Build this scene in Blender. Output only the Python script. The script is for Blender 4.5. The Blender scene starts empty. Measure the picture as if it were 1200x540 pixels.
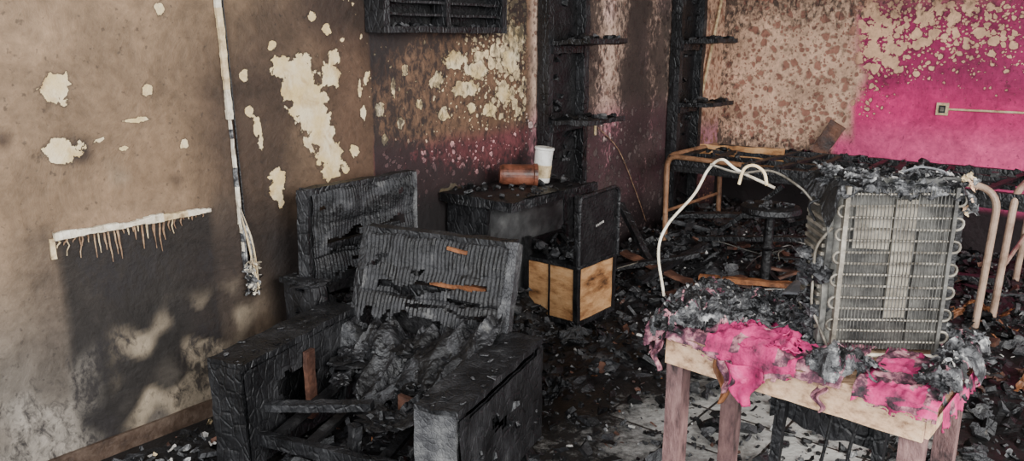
import bpy, math, random
from mathutils import Vector, Matrix, noise
random.seed(7)
R=random.random
def U(a,b): return a+(b-a)*random.random()
SC=bpy.context.scene
# ------------------------------------------------------------ frames
D=Vector((.6377,.7702,0)); N=Vector((.7702,-.6377,0)); O=Vector((-3.865,0,0))
SFAR=8.95
def WL(s,n,z): return O+D*s+N*n+Vector((0,0,z))
MW=Matrix(((D.x,N.x,0,O.x),(D.y,N.y,0,O.y),(0,0,1,0),(0,0,0,1)))  # (s,n,z)->world (mirrored)
def TR(x,y,z,deg=0): return Matrix.Translation((x,y,z))@Matrix.Rotation(math.radians(deg),4,'Z')
def nz(p,sc=1.0,o=0.0): return noise.noise(Vector((p[0]*sc+o,p[1]*sc+o*1.7,p[2]*sc-o)))
# ------------------------------------------------------------ materials
def newmat(name):
    m=bpy.data.materials.new(name); m.use_nodes=True; nt=m.node_tree
    return m,nt,nt.nodes,nt.links,nt.nodes['Principled BSDF']
def S(*c):
    def f(v):
        v/=255.0
        return v/12.92 if v<=.04045 else ((v+.055)/1.055)**2.4
    return (f(c[0]),f(c[1]),f(c[2]),1)
def mat(name,cols,scale=8,rough=(.4,.8),bump=.4,bscale=40,metal=0.0,vor=0.0,vscale=30,det=8,stretch=(1,1,1),dist=.01,spec=.5):
    m,nt,n,l,b=newmat(name)
    tc=n.new('ShaderNodeTexCoord'); mp=n.new('ShaderNodeMapping'); mp.inputs['Scale'].default_value=stretch
    l.new(tc.outputs['Object'],mp.inputs['Vector'])
    nn=n.new('ShaderNodeTexNoise'); nn.inputs['Scale'].default_value=scale; nn.inputs['Detail'].default_value=det; nn.inputs['Roughness'].default_value=.65
    l.new(mp.outputs[0],nn.inputs['Vector'])
    cr=n.new('ShaderNodeValToRGB'); e=cr.color_ramp.elements
    while len(e)<len(cols): e.new(.5)
    for i,(p,c) in enumerate(cols): e[i].position=p; e[i].color=c
    l.new(nn.outputs['Fac'],cr.inputs['Fac']); l.new(cr.outputs[0],b.inputs['Base Color'])
    mr=n.new('ShaderNodeMapRange'); mr.inputs['From Min'].default_value=.3; mr.inputs['From Max'].default_value=.7
    mr.inputs['To Min'].default_value=rough[0]; mr.inputs['To Max'].default_value=rough[1]
    l.new(nn.outputs['Fac'],mr.inputs['Value']); l.new(mr.outputs[0],b.inputs['Roughness'])
    b.inputs['Metallic'].default_value=metal
    b.inputs['Specular IOR Level'].default_value=spec
    bn=n.new('ShaderNodeTexNoise'); bn.inputs['Scale'].default_value=bscale; bn.inputs['Detail'].default_value=6
    l.new(mp.outputs[0],bn.inputs['Vector'])
    h=bn.outputs['Fac']
    if vor>0:
        v=n.new('ShaderNodeTexVoronoi'); v.feature='DISTANCE_TO_EDGE'; v.inputs['Scale'].default_value=vscale
        l.new(mp.outputs[0],v.inputs['Vector'])
        r2=n.new('ShaderNodeMapRange'); r2.inputs['From Max'].default_value=.12; r2.inputs['To Max'].default_value=vor
        l.new(v.outputs['Distance'],r2.inputs['Value'])
        ad=n.new('ShaderNodeMath'); ad.operation='ADD'; l.new(h,ad.inputs[0]); l.new(r2.outputs[0],ad.inputs[1]); h=ad.outputs[0]
    bp=n.new('ShaderNodeBump'); bp.inputs['Strength'].default_value=bump; bp.inputs['Distance'].default_value=dist
    l.new(h,bp.inputs['Height']); l.new(bp.outputs[0],b.inputs['Normal'])
    return m
M={}
M['char']=mat('charred_wood',[(.3,S(7,7,8)),(.5,S(18,18,20)),(.63,S(36,36,38)),(.8,S(86,85,84))],7,(.36,.66),.6,70,vor=.45,vscale=26,stretch=(1,1,.6),spec=.5)
M['chardark']=mat('charred_black',[(.3,S(6,6,7)),(.6,S(19,18,19)),(.8,S(48,47,46))],12,(.35,.7),.7,50,spec=.45)
M['chargrey']=mat('charred_grey',[(.3,S(24,24,26)),(.5,S(54,54,56)),(.62,S(86,86,86)),(.8,S(130,129,126))],10,(.45,.8),.6,70,vor=.3,vscale=50)
M['rib']=mat('burnt_foam',[(.34,S(9,9,10)),(.48,S(24,24,26)),(.60,S(48,48,50)),(.76,S(108,107,105))],9,(.42,.75),.6,90,spec=.45)
M['foam']=mat('melted_foam',[(.32,S(8,8,9)),(.5,S(24,24,26)),(.62,S(50,50,52)),(.78,S(110,109,106))],14,(.32,.7),.7,70,spec=.5)
M['ash']=mat('ash_melt',[(.28,S(16,16,18)),(.45,S(56,56,58)),(.55,S(116,116,116)),(.68,S(208,206,200))],24,(.5,.85),.7,80)
M['crust']=mat('melted_plastic_crust',[(.32,S(10,10,11)),(.46,S(34,34,36)),(.57,S(84,84,85)),(.67,S(164,163,160)),(.8,S(218,215,208))],26,(.4,.75),.8,90)
M['ashlight']=mat('ash_white',[(.3,S(110,108,104)),(.55,S(175,171,165)),(.75,S(220,215,206))],20,(.6,.9),.5,80)
M['woodtan']=mat('scorched_plywood',[(.3,S(50,30,18)),(.42,S(142,98,60)),(.55,S(190,144,98)),(.75,S(214,174,128))],5,(.5,.7),.3,60,stretch=(1,1,2.5))
M['woodbrown']=mat('wood_redbrown',[(.3,S(20,13,11)),(.5,S(66,41,31)),(.75,S(120,80,60))],9,(.5,.7),.4,60)
M['orange']=mat('wood_orange',[(.3,S(46,28,18)),(.5,S(120,74,44)),(.75,S(176,118,76))],14,(.5,.7),.4,60)
M['tablewood']=mat('table_wood',[(.3,S(120,88,64)),(.5,S(206,168,134)),(.75,S(232,202,168))],7,(.5,.7),.3,60,stretch=(1,6,6))
M['tableleg']=mat('table_leg_paint',[(.3,S(46,36,36)),(.48,S(112,84,82)),(.75,S(156,122,116))],9,(.5,.7),.4,60,stretch=(3,3,1))
M['pink']=mat('pink_cloth',[(.32,S(50,12,30)),(.43,S(140,24,76)),(.56,S(186,40,104)),(.8,S(208,96,144))],12,(.7,.9),.3,160)
M['pinkdirty']=mat('pink_cloth_scorched',[(.36,S(20,15,18)),(.48,S(80,40,56)),(.58,S(156,104,112)),(.8,S(204,170,164))],24,(.7,.9),.3,160)
M['tubebeige']=mat('bed_tube_paint',[(.3,S(104,80,64)),(.5,S(176,148,128)),(.75,S(206,180,160))],6,(.35,.6),.2,80)
M['tubebrown']=mat('bed_tube_scorched',[(.3,S(44,32,24)),(.5,S(128,92,66)),(.75,S(166,128,98))],8,(.35,.6),.2,80)
M['metal']=mat('condenser_metal',[(.3,S(54,50,44)),(.5,S(112,105,94)),(.75,S(166,160,148))],16,(.35,.6),.2,80,metal=.3)
M['metaldark']=mat('condenser_wire',[(.3,S(36,34,32)),(.5,S(76,74,70)),(.75,S(118,116,110))],12,(.4,.6),.2,80,metal=.3)
M['plate']=mat('fridge_back_plate',[(.3,S(22,22,22)),(.46,S(58,57,54)),(.6,S(102,100,94)),(.8,S(152,148,136))],9,(.5,.7),.3,60)
M['platelight']=mat('fridge_label_panel',[(.3,S(70,66,60)),(.5,S(136,128,114)),(.75,S(180,172,156))],14,(.5,.7),.3,60)
M['white']=mat('white_plaster',[(.3,S(120,104,84)),(.45,S(200,188,166)),(.65,S(234,226,208))],18,(.6,.8),.4,60)
M['cream']=mat('cream_plaster',[(.3,S(120,96,68)),(.5,S(200,178,138)),(.7,S(226,208,174))],18,(.6,.8),.4,60)
M['drip']=mat('brown_drips',[(.3,S(70,50,36)),(.5,S(134,104,78)),(.7,S(190,164,130))],18,(.6,.8),.4,60)
M['copper']=mat('brown_pot_glaze',[(.3,S(52,28,20)),(.5,S(112,64,46)),(.75,S(148,96,74))],12,(.4,.6),.2,60)
M['can']=mat('can_white',[(.3,S(170,165,155)),(.5,S(222,220,214)),(.75,S(235,234,230))],10,(.5,.7),.1,60)
M['greygloss']=mat('grey_warped_sheet',[(.3,S(50,50,52)),(.5,S(104,105,108)),(.75,S(150,152,156))],5,(.25,.5),.3,30)
M['baseb']=mat('baseboard_scorched',[(.3,S(30,22,17)),(.5,S(66,50,39)),(.75,S(100,84,71))],9,(.5,.7),.4,60)
M['deskpanel']=mat('desk_panel_grey',[(.3,S(28,28,28)),(.5,S(68,68,68)),(.75,S(108,108,106))],5,(.45,.7),.3,40)
M['ceil']=mat('sooty_ceiling',[(.3,S(70,64,60)),(.5,S(120,112,104)),(.75,S(170,160,150))],2,(.6,.9),.3,40)

def wallmat(name):
    m,nt,n,l,b=newmat(name)
    def at(nm):
        a=n.new('ShaderNodeAttribute'); a.attribute_name=nm; return a
    tc=n.new('ShaderNodeTexCoord'); P=tc.outputs['Object']
    def noi(sc,det=6,ro=.6,dis=0,vec=None):
        x=n.new('ShaderNodeTexNoise'); x.inputs['Scale'].default_value=sc; x.inputs['Detail'].default_value=det; x.inputs['Roughness'].default_value=ro; x.inputs['Distortion'].default_value=dis
        l.new(vec or P,x.inputs['Vector']); return x
    def mth(op,a,bb=None,cc=None):
        x=n.new('ShaderNodeMath'); x.operation=op
        for i,v in enumerate((a,bb,cc)):
            if v is None: continue
            if isinstance(v,(int,float)): x.inputs[i].default_value=v
            else: l.new(v,x.inputs[i])
        return x.outputs[0]
    def mr(v,a,bb,c=0,d=1):
        x=n.new('ShaderNodeMapRange'); l.new(v,x.inputs['Value'])
        for k,w in zip(('From Min','From Max','To Min','To Max'),(a,bb,c,d)): x.inputs[k].default_value=w
        return x.outputs[0]
    def mix(f,a,bb,mode='MIX'):
        x=n.new('ShaderNodeMix'); x.data_type='RGBA'; x.blend_type=mode
        if isinstance(f,(int,float)): x.inputs[0].default_value=f
        else: l.new(f,x.inputs[0])
        for i,v in ((6,a),(7,bb)):
            if isinstance(v,tuple): x.inputs[i].default_value=v
            else: l.new(v,x.inputs[i])
        return x.outputs[2]
    base=at('base').outputs['Color']; spotc=at('spotc').outputs['Color']
    dens=at('dens').outputs['Fac']; peel=at('peel').outputs['Fac']; streak=at('streak').outputs['Fac']
    n1=noi(3.5,9,.68,.5).outputs['Fac']; n2=noi(28,5,.6).outputs['Fac']; n3=noi(12,6,.65,.6).outputs['Fac']
    v1=mr(n1,.3,.7,.60,1.38); v2=mr(n2,.3,.7,.80,1.18)
    vv=mth('MULTIPLY',v1,v2)
    cv=n.new('ShaderNodeCombineColor')
    for i in range(3): l.new(vv,cv.inputs[i])
    col=mix(1.0,base,cv.outputs[0],'MULTIPLY')
    fl=noi(45,3,.5).outputs['Fac']
    col=mix(mth('MULTIPLY',mr(fl,.64,.72),.5),col,(.02,.016,.014,1))
    wn=noi(14,3,.5); wv=n.new('ShaderNodeVectorMath'); wv.operation='SCALE'; wv.inputs['Scale'].default_value=.045
    l.new(wn.outputs['Color'],wv.inputs[0]); av=n.new('ShaderNodeVectorMath'); l.new(P,av.inputs[0]); l.new(wv.outputs[0],av.inputs[1])
    dj=mth('ADD',dens,mr(n3,.3,.7,-.28,.28))
    masks=[];rings=[]
    for sc,w in ((13,1.0),(23,.95),(42,.8)):
        vo=n.new('ShaderNodeTexVoronoi'); vo.inputs['Scale'].default_value=sc; l.new(av.outputs[0],vo.inputs['Vector'])
        sp=n.new('ShaderNodeSeparateColor'); l.new(vo.outputs['Color'],sp.inputs[0])
        rad=mth('MULTIPLY',mth('ADD',mth('MULTIPLY',sp.outputs[0],.62),.06),mth('MULTIPLY',dj,w))
        dd=mth('SUBTRACT',rad,vo.outputs['Distance'])
        masks.append(mr(dd,-.01,.03)); rings.append(mr(dd,-.15,-.02))
    dm=mth('MAXIMUM',mth('MAXIMUM',masks[0],masks[1]),masks[2]); rg=mth('MAXIMUM',rings[0],rings[1])
    ringm=mth('MULTIPLY',mth('MULTIPLY',mth('MAXIMUM',mth('SUBTRACT',rg,dm),0.0),.70),mr(dens,.1,.3))
    col=mix(ringm,col,mix(.75,col,(.02,.012,.01,1)))
    sv=mix(1.0,spotc,cv.outputs[0],'MULTIPLY')
    dm2=mth('MULTIPLY',dm,mr(dens,.02,.12))
    col=mix(dm2,col,sv)
    pf=mth('ADD',peel,mr(noi(22,7,.6,.3).outputs['Fac'],.25,.75,-.6,.6))
    pm=mr(pf,0.0,.05); pr=mth('MAXIMUM',mth('SUBTRACT',mr(pf,-.25,-.02),pm),0.0)
    col=mix(mth('MULTIPLY',pr,.6),col,(.02,.014,.01,1))
    pc=mix(mr(noi(9,6,.6).outputs['Fac'],.40,.62),(.62,.46,.22,1),(.70,.58,.38,1))
    pc=mix(mr(n3,.50,.70,0,.7),pc,(.36,.22,.09,1))
    col=mix(pm,col,pc)
    mp=n.new('ShaderNodeMapping'); mp.inputs['Scale'].default_value=(1,1,.6); l.new(P,mp.inputs['Vector'])
    ns=noi(30,9,.7,.5,mp.outputs[0])
    sk=mth('MULTIPLY',mr(mth('ADD',ns.outputs['Fac'],mth('MULTIPLY',mth('SUBTRACT',streak,.5),.55)),.42,.60),mr(streak,0,.15))
    col=mix(mth('MULTIPLY',sk,.88),col,(.018,.015,.015,1))
    l.new(col,b.inputs['Base Color']); b.inputs['Roughness'].default_value=.62; b.inputs['Specular IOR Level'].default_value=.3
    h=mth('ADD',mth('ADD',mth('MULTIPLY',n2,.5),mth('MULTIPLY',n1,1.5)),mth('MULTIPLY',mth('MAXIMUM',dm2,pm),-.35))
    bp=n.new('ShaderNodeBump'); bp.inputs['Strength'].default_value=.6; bp.inputs['Distance'].default_value=.012
    l.new(h,bp.inputs['Height']); l.new(bp.outputs[0],b.inputs['Normal'])
    return m

def floormat():
    m,nt,n,l,b=newmat('sooty_floor_tiles')
    tc=n.new('ShaderNodeTexCoord'); mp=n.new('ShaderNodeMapping'); mp.inputs['Rotation'].default_value=(0,0,math.radians(-50.4)); l.new(tc.outputs['Object'],mp.inputs['Vector'])
    br=n.new('ShaderNodeTexBrick'); br.offset=0; br.inputs['Scale'].default_value=1; br.inputs['Brick Width'].default_value=.33; br.inputs['Row Height'].default_value=.33
    br.inputs['Mortar Size'].default_value=.006; br.inputs['Color1'].default_value=S(192,190,184); br.inputs['Color2'].default_value=S(168,166,162); br.inputs['Mortar'].default_value=S(50,46,42)
    l.new(mp.outputs[0],br.inputs['Vector'])
    n1=n.new('ShaderNodeTexNoise'); n1.inputs['Scale'].default_value=11; n1.inputs['Detail'].default_value=13; n1.inputs['Roughness'].default_value=.85; l.new(tc.outputs['Object'],n1.inputs['Vector'])
    a=n.new('ShaderNodeAttribute'); a.attribute_name='soot'
    ad=n.new('ShaderNodeMath'); ad.operation='ADD'; l.new(n1.outputs['Fac'],ad.inputs[0]); l.new(a.outputs['Fac'],ad.inputs[1])
    mr=n.new('ShaderNodeMapRange'); mr.inputs['From Min'].default_value=.38; mr.inputs['From Max'].default_value=.64; l.new(ad.outputs[0],mr.inputs['Value'])
    mx=n.new('ShaderNodeMix'); mx.data_type='RGBA'; l.new(mr.outputs[0],mx.inputs[0]); l.new(br.outputs['Color'],mx.inputs[6]); mx.inputs[7].default_value=S(26,25,25)
    l.new(mx.outputs[2],b.inputs['Base Color'])
    n2=n.new('ShaderNodeTexNoise'); n2.inputs['Scale'].default_value=50; n2.inputs['Detail'].default_value=6; l.new(tc.outputs['Object'],n2.inputs['Vector'])
    mr2=n.new('ShaderNodeMapRange'); mr2.inputs['From Min'].default_value=.35; mr2.inputs['From Max'].default_value=.65; mr2.inputs['To Min'].default_value=.25; mr2.inputs['To Max'].default_value=.65
    l.new(n1.outputs['Fac'],mr2.inputs['Value']); l.new(mr2.outputs[0],b.inputs['Roughness'])
    bp=n.new('ShaderNodeBump'); bp.inputs['Strength'].default_value=.5; bp.inputs['Distance'].default_value=.01; l.new(n2.outputs['Fac'],bp.inputs['Height']); l.new(bp.outputs[0],b.inputs['Normal'])
    return m
# ------------------------------------------------------------ builder
class B:
    def __init__(s): s.v=[]; s.f=[]; s.m=[]; s.mats=[]
    def mi(s,k):
        if k not in s.mats: s.mats.append(k)
        return s.mats.index(k)
    def face(s,ix,k): s.f.append(tuple(ix)); s.m.append(s.mi(k))
    def box(s,a,b,k,T=None,seg=.05,rough=.006,fs=12,maxseg=24):
        """axis box from corner a to corner b, tessellated and noise-roughened"""
        a=Vector(a);b=Vector(b);T=T or Matrix()
        n=[max(1,min(maxseg,round(abs(b[i]-a[i])/seg))) for i in range(3)]
        idx={}
        def vid(i,j,q):
            key=(i,j,q)
            if key in idx: return idx[key]
            p=Vector((a[0]+(b[0]-a[0])*i/n[0],a[1]+(b[1]-a[1])*j/n[1],a[2]+(b[2]-a[2])*q/n[2]))
            if rough:
                d=noise.noise_vector(p*fs)*rough+noise.noise_vector(p*fs*3.1+Vector((5,5,5)))*rough*.5
                p=p+d
            s.v.append(T@p); idx[key]=len(s.v)-1; return idx[key]
        for i in range(n[0]):
            for j in range(n[1]):
                s.face((vid(i,j,0),vid(i,j+1,0),vid(i+1,j+1,0),vid(i+1,j,0)),k); s.face((vid(i,j,n[2]),vid(i+1,j,n[2]),vid(i+1,j+1,n[2]),vid(i,j+1,n[2])),k)
        for i in range(n[0]):
            for q in range(n[2]):
                s.face((vid(i,0,q),vid(i+1,0,q),vid(i+1,0,q+1),vid(i,0,q+1)),k); s.face((vid(i,n[1],q),vid(i,n[1],q+1),vid(i+1,n[1],q+1),vid(i+1,n[1],q)),k)
        for j in range(n[1]):
            for q in range(n[2]):
                s.face((vid(0,j,q),vid(0,j,q+1),vid(0,j+1,q+1),vid(0,j+1,q)),k); s.face((vid(n[0],j,q),vid(n[0],j+1,q),vid(n[0],j+1,q+1),vid(n[0],j,q+1)),k)
    def beam(s,p,q,w,h,k,T=None,seg=.05,rough=.004,roll=0):
        p=Vector(p);q=Vector(q); d=(q-p); L=d.length
        R_=d.to_track_quat('X','Z').to_matrix().to_4x4()
        X=(T or Matrix())@Matrix.Translation(p)@R_@Matrix.Rotation(roll,4,'X')
        s.box((0,-w/2,-h/2),(L,w/2,h/2),k,X,seg,rough)
    def tube(s,pts,r,k,T=None,sides=8,closed=False):
        T=T or Matrix(); pts=[Vector(p) for p in pts]; n=len(pts); rings=[]
        rr=r if hasattr(r,'__len__') else [r]*n
        up=None
        for i,p in enumerate(pts):
            t=(pts[min(i+1,n-1)]-pts[max(i-1,0)]).normalized()
            if up is None:
                up=Vector((0,0,1)) if abs(t.z)<.9 else Vector((1,0,0))
            x=t.cross(up)
            if x.length<1e-4: x=t.orthogonal()
            x.normalize(); y=t.cross(x).normalized(); up=-y if (-y).dot(up)>0 else y
            x=t.cross(up).normalized(); y=up-t*up.dot(t); y.normalize()
            ring=[]
            for a in range(sides):
                an=2*math.pi*a/sides; s.v.append(T@(p+(x*math.cos(an)+y*math.sin(an))*rr[i])); ring.append(len(s.v)-1)
            rings.append(ring)
        for i in range(n-1):
            for a in range(sides): s.face((rings[i][a],rings[i][(a+1)%sides],rings[i+1][(a+1)%sides],rings[i+1][a]),k)
        s.face(rings[0][::-1],k); s.face(rings[-1],k)
    def lathe(s,prof,k,T=None,sides=28,jit=0,capb=True,capt=True):
        T=T or Matrix(); rings=[]
        for r,z in prof:
            ring=[]
            for a in range(sides):
                an=2*math.pi*a/sides; p=Vector((r*math.cos(an),r*math.sin(an),z))
                if jit: p+=noise.noise_vector(p*14)*jit
                s.v.append(T@p); ring.append(len(s.v)-1)
            rings.append(ring)
        for i in range(len(rings)-1):
            for a in range(sides): s.face((rings[i][a],rings[i][(a+1)%sides],rings[i+1][(a+1)%sides],rings[i+1][a]),k)
        if capb: s.face(rings[0][::-1],k)
        if capt: s.face(rings[-1],k)
    def grid(s,nu,nv,fn,k,T=None,skip=None,thick=0):
        T=T or Matrix(); idx={}
        def vid(i,j):
            if (i,j) not in idx: s.v.append(T@Vector(fn(i/nu,j/nv))); idx[(i,j)]=len(s.v)-1
            return idx[(i,j)]
        for i in range(nu):
            for j in range(nv):
                if skip and skip((i+.5)/nu,(j+.5)/nv): continue
                kk=k((i+.5)/nu,(j+.5)/nv) if callable(k) else k
                s.face((vid(i,j),vid(i+1,j),vid(i+1,j+1),vid(i,j+1)),kk)
    def lump(s,c,r,k,sq=.6,fr=2.2,amp=.55,nn=9):
        """closed lumpy clod of melted material"""
        o=U(0,99); X=Matrix.Translation(c)@Matrix.Rotation(U(0,6.28),4,'Z'); ids=[]
        ex=U(.8,1.5)
        for i in range(nn+1):
            th=math.pi*i/nn; row=[]
            for j in range(nn+3):
                ph=2*math.pi*j/(nn+3); d=Vector((math.sin(th)*math.cos(ph),math.sin(th)*math.sin(ph),math.cos(th)))
                q=1-amp+amp*2*abs(nz(d,fr,o))+amp*.8*abs(nz(d,fr*2.7,o))
                s.v.append(X@Vector((d.x*r*q*ex,d.y*r*q,d.z*r*q*sq))); row.append(len(s.v)-1)
            ids.append(row)
        m=nn+3
        for i in range(nn):
            for j in range(m): s.face((ids[i][j],ids[i+1][j],ids[i+1][(j+1)%m],ids[i][(j+1)%m]),k)
    def rag(s,c,w,h,k,amp=.5,nn=9,tilt=.7):
        """crumpled scrap of burnt sheet"""
        X=Matrix.Translation(c)@Matrix.Rotation(U(0,6.28),4,'Z')@Matrix.Rotation(U(-tilt,tilt),4,'X')@Matrix.Rotation(U(-tilt,tilt),4,'Y')
        o=U(0,99); bend=U(-1.5,1.5)/w*.5
        def f(u,v):
            x=(u-.5)*w*(1+.3*nz((v*3,o,0),1)); y=(v-.5)*h*(1+.3*nz((u*3,o,5),1))
            z=amp*w*(.5*abs(nz((u*2.6,v*2.6,o),1))+.35*abs(nz((u*6,v*6,o),1)))-bend*x*x
            return (x+.15*w*nz((u*4,v*4,o+3),1),y+.15*w*nz((u*4,v*4,o+7),1),z)
        s.grid(nn,nn,f,k,X,lambda u,v:math.hypot(u-.5,v-.5)+.35*nz((u*4,v*4,o+9),1)>.50)
    def shard(s,c,size,k,tilt=.5,T=None,flat=.15,elong=1.6):
        T=T or Matrix(); n=random.choice((3,4,4,5,5,6)); 
        X=Matrix.Translation(c)@Matrix.Rotation(U(0,6.28),4,'Z')@Matrix.Rotation(U(-tilt,tilt),4,'X')@Matrix.Rotation(U(-tilt,tilt),4,'Y')
        h=size*flat*U(.5,1.5); e=U(1,elong); top=[];bot=[]
        a0=U(0,6)
        for i in range(n):
            an=a0+2*math.pi*(i+U(-.25,.25))/n; r=size*U(.6,1.1)*.5
            x=r*math.cos(an)*e; y=r*math.sin(an)
            s.v.append(T@(X@Vector((x,y,-h)))); bot.append(len(s.v)-1)
            s.v.append(T@(X@Vector((x*U(.7,1),y*U(.7,1),h)))); top.append(len(s.v)-1)
        s.face(top,k); s.face(bot[::-1],k)
        for i in range(n): s.face((bot[i],bot[(i+1)%n],top[(i+1)%n],top[i]),k)
    def curl(s,c,L,w,k):
        X=Matrix.Translation(c)@Matrix.Rotation(U(0,6.28),4,'Z')@Matrix.Rotation(U(-1.2,1.2),4,'X')@Matrix.Rotation(U(-1,1),4,'Y')
        cu=U(-2.6,2.6); ids=[]
        for i in range(5):
            t=i/4; a=cu*(t-.5); x=L*(t-.5); z=L*.35*math.cos(a*1.2)*(.6 if cu>0 else -.6)
            ww=w*(.5+.5*math.sin(math.pi*(t*.8+.1)))*U(.75,1.2)
            for sd in (-1,1): s.v.append(X@Vector((x+U(-.1,.1)*w,sd*ww*.5,z+sd*U(-.15,.15)*w))); ids.append(len(s.v)-1)
        for i in range(4): s.face((ids[2*i],ids[2*i+1],ids[2*i+3],ids[2*i+2]),k)
    def done(s,name,smooth=False,origin=None,bevel=0,solid=0):
        me=bpy.data.meshes.new(name)
        o0=Vector(origin) if origin is not None else Vector((0,0,0))
        me.from_pydata([tuple(v-o0) for v in s.v],[],s.f)
        for k in s.mats: me.materials.append(M[k])
        me.polygons.foreach_set('material_index',s.m)
        if smooth: me.polygons.foreach_set('use_smooth',[True]*len(s.f))
        me.update(); me.validate()
        ob=bpy.data.objects.new(name,me); ob.location=o0; SC.collection.objects.link(ob)
        if solid:
            md=ob.modifiers.new('solid','SOLIDIFY'); md.thickness=solid
        return ob
def rc(path,r,seg=6):
    P=[Vector(p) for p in path]; out=[P[0]]
    for i in range(1,len(P)-1):
        a=(P[i-1]-P[i]).normalized(); b=(P[i+1]-P[i]).normalized()
        s0=P[i]+a*r; s1=P[i]+b*r
        for k in range(seg+1):
            t=k/seg; out.append(s0*(1-t)**2+P[i]*2*t*(1-t)+s1*t*t)
    out.append(P[-1]); return out
def spl(pts,n=8):
    P=[Vector(p) for p in pts]; P=[P[0]*2-P[1]]+P+[P[-1]*2-P[-2]]; out=[]
    for i in range(1,len(P)-2):
        for k in range(n):
            t=k/n; a,b,c,d=P[i-1],P[i],P[i+1],P[i+2]
            out.append(.5*((2*b)+(c-a)*t+(2*a-5*b+4*c-d)*t*t+(3*b-a-3*c+d)*t**3))
    out.append(P[-2]); return out
# ------------------------------------------------------------ walls
def lerp(a,b,t): return tuple(a[i]+(b[i]-a[i])*t for i in range(3))
def sm(a,b,x):
    t=max(0,min(1,(x-a)/(b-a))) if a!=b else (1 if x>a else 0); return t*t*(3-2*t)
def build_wall(name,origin,dirv,u0,u1,z1,fn,step=.02,thick=.12,nrm=None):
    nu=round((u1-u0)/step); nv=round(z1/step); vs=[];A=[]
    for j in range(nv+1):
        for i in range(nu+1):
            u=u0+(u1-u0)*i/nu; z=z1*j/nv; vs.append(origin+dirv*u+Vector((0,0,z))); A.append(fn(u,z))
    fs=[(j*(nu+1)+i,j*(nu+1)+i+1,(j+1)*(nu+1)+i+1,(j+1)*(nu+1)+i) for j in range(nv) for i in range(nu)]
    n0=len(vs)
    for (u,z) in ((u0,0),(u1,0),(u1,z1),(u0,z1)):
        vs.append(origin+dirv*u+Vector((0,0,z))-nrm*thick); A.append(fn(u,z))
    c=[0,nu,nv*(nu+1)+nu,nv*(nu+1)]
    fs.append((n0+3,n0+2,n0+1,n0))
    for k in range(4): fs.append((c[k],n0+k,n0+(k+1)%4,c[(k+1)%4]))
    me=bpy.data.meshes.new(name); me.from_pydata([tuple(v) for v in vs],[],fs)
    for nm,ix in (('base',0),('spotc',1)):
        at=me.attributes.new(nm,'FLOAT_COLOR','POINT'); buf=[]
        for a in A: buf.extend((a[ix][0],a[ix][1],a[ix][2],1))
        at.data.foreach_set('color',buf)
    for nm,ix in (('dens',2),('peel',3),('streak',4)):
        at=me.attributes.new(nm,'FLOAT','POINT'); at.data.foreach_set('value',[a[ix] for a in A])
    me.update(); ob=bpy.data.objects.new(name,me); SC.collection.objects.link(ob); me.materials.append(WM); return ob
WM=wallmat('burnt_painted_plaster')
BL=[(3.55,1.43,.045,.05),(3.54,1.21,.07,.04),(3.82,1.30,.05,.012),(3.87,1.41,.022,.025),(3.68,1.24,.018,.010),(3.76,1.20,.02,.01),
(4.56,1.44,.10,.09),(4.60,1.33,.10,.08),(4.63,1.24,.09,.08),(4.66,1.16,.09,.08),(4.70,1.08,.08,.07),(4.72,1.00,.06,.05),(4.52,1.38,.06,.06),(4.76,1.52,.035,.035),(4.74,1.44,.05,.06),(4.48,1.47,.06,.05),(4.54,1.29,.04,.05),
(4.41,1.00,.04,.045),(4.40,.94,.035,.045),(4.42,.89,.02,.04),(4.33,1.23,.02,.05),(4.30,1.30,.018,.025),(4.34,1.16,.015,.03),(3.95,1.71,.02,.022),(4.43,1.57,.022,.022),(4.29,1.44,.02,.03),
(5.02,1.26,.035,.035),(4.85,1.07,.03,.035),(4.95,1.42,.02,.03),(4.90,1.36,.014,.06),(4.92,1.24,.015,.05),(5.58,1.49,.10,.05),(5.65,1.33,.11,.045),(5.48,1.20,.04,.04),(5.16,1.18,.025,.03),(5.43,1.38,.055,.045),(5.98,1.28,.07,.05),(5.75,1.43,.09,.05),(5.85,1.2,.06,.04),(6.05,1.48,.08,.07),(6.1,1.62,.08,.07),
(5.52,.76,.08,.045),(4.0,1.19,.018,.018),(4.73,1.64,.03,.03),(4.65,1.70,.025,.025),(5.3,1.27,.03,.03),(5.2,1.44,.02,.03),(5.7,1.22,.04,.03),(3.3,1.5,.03,.02),(4.8,.98,.02,.015),(5.05,1.1,.02,.03),(5.12,1.36,.015,.05)]
def q3(*c): return S(*c)[:3]
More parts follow.
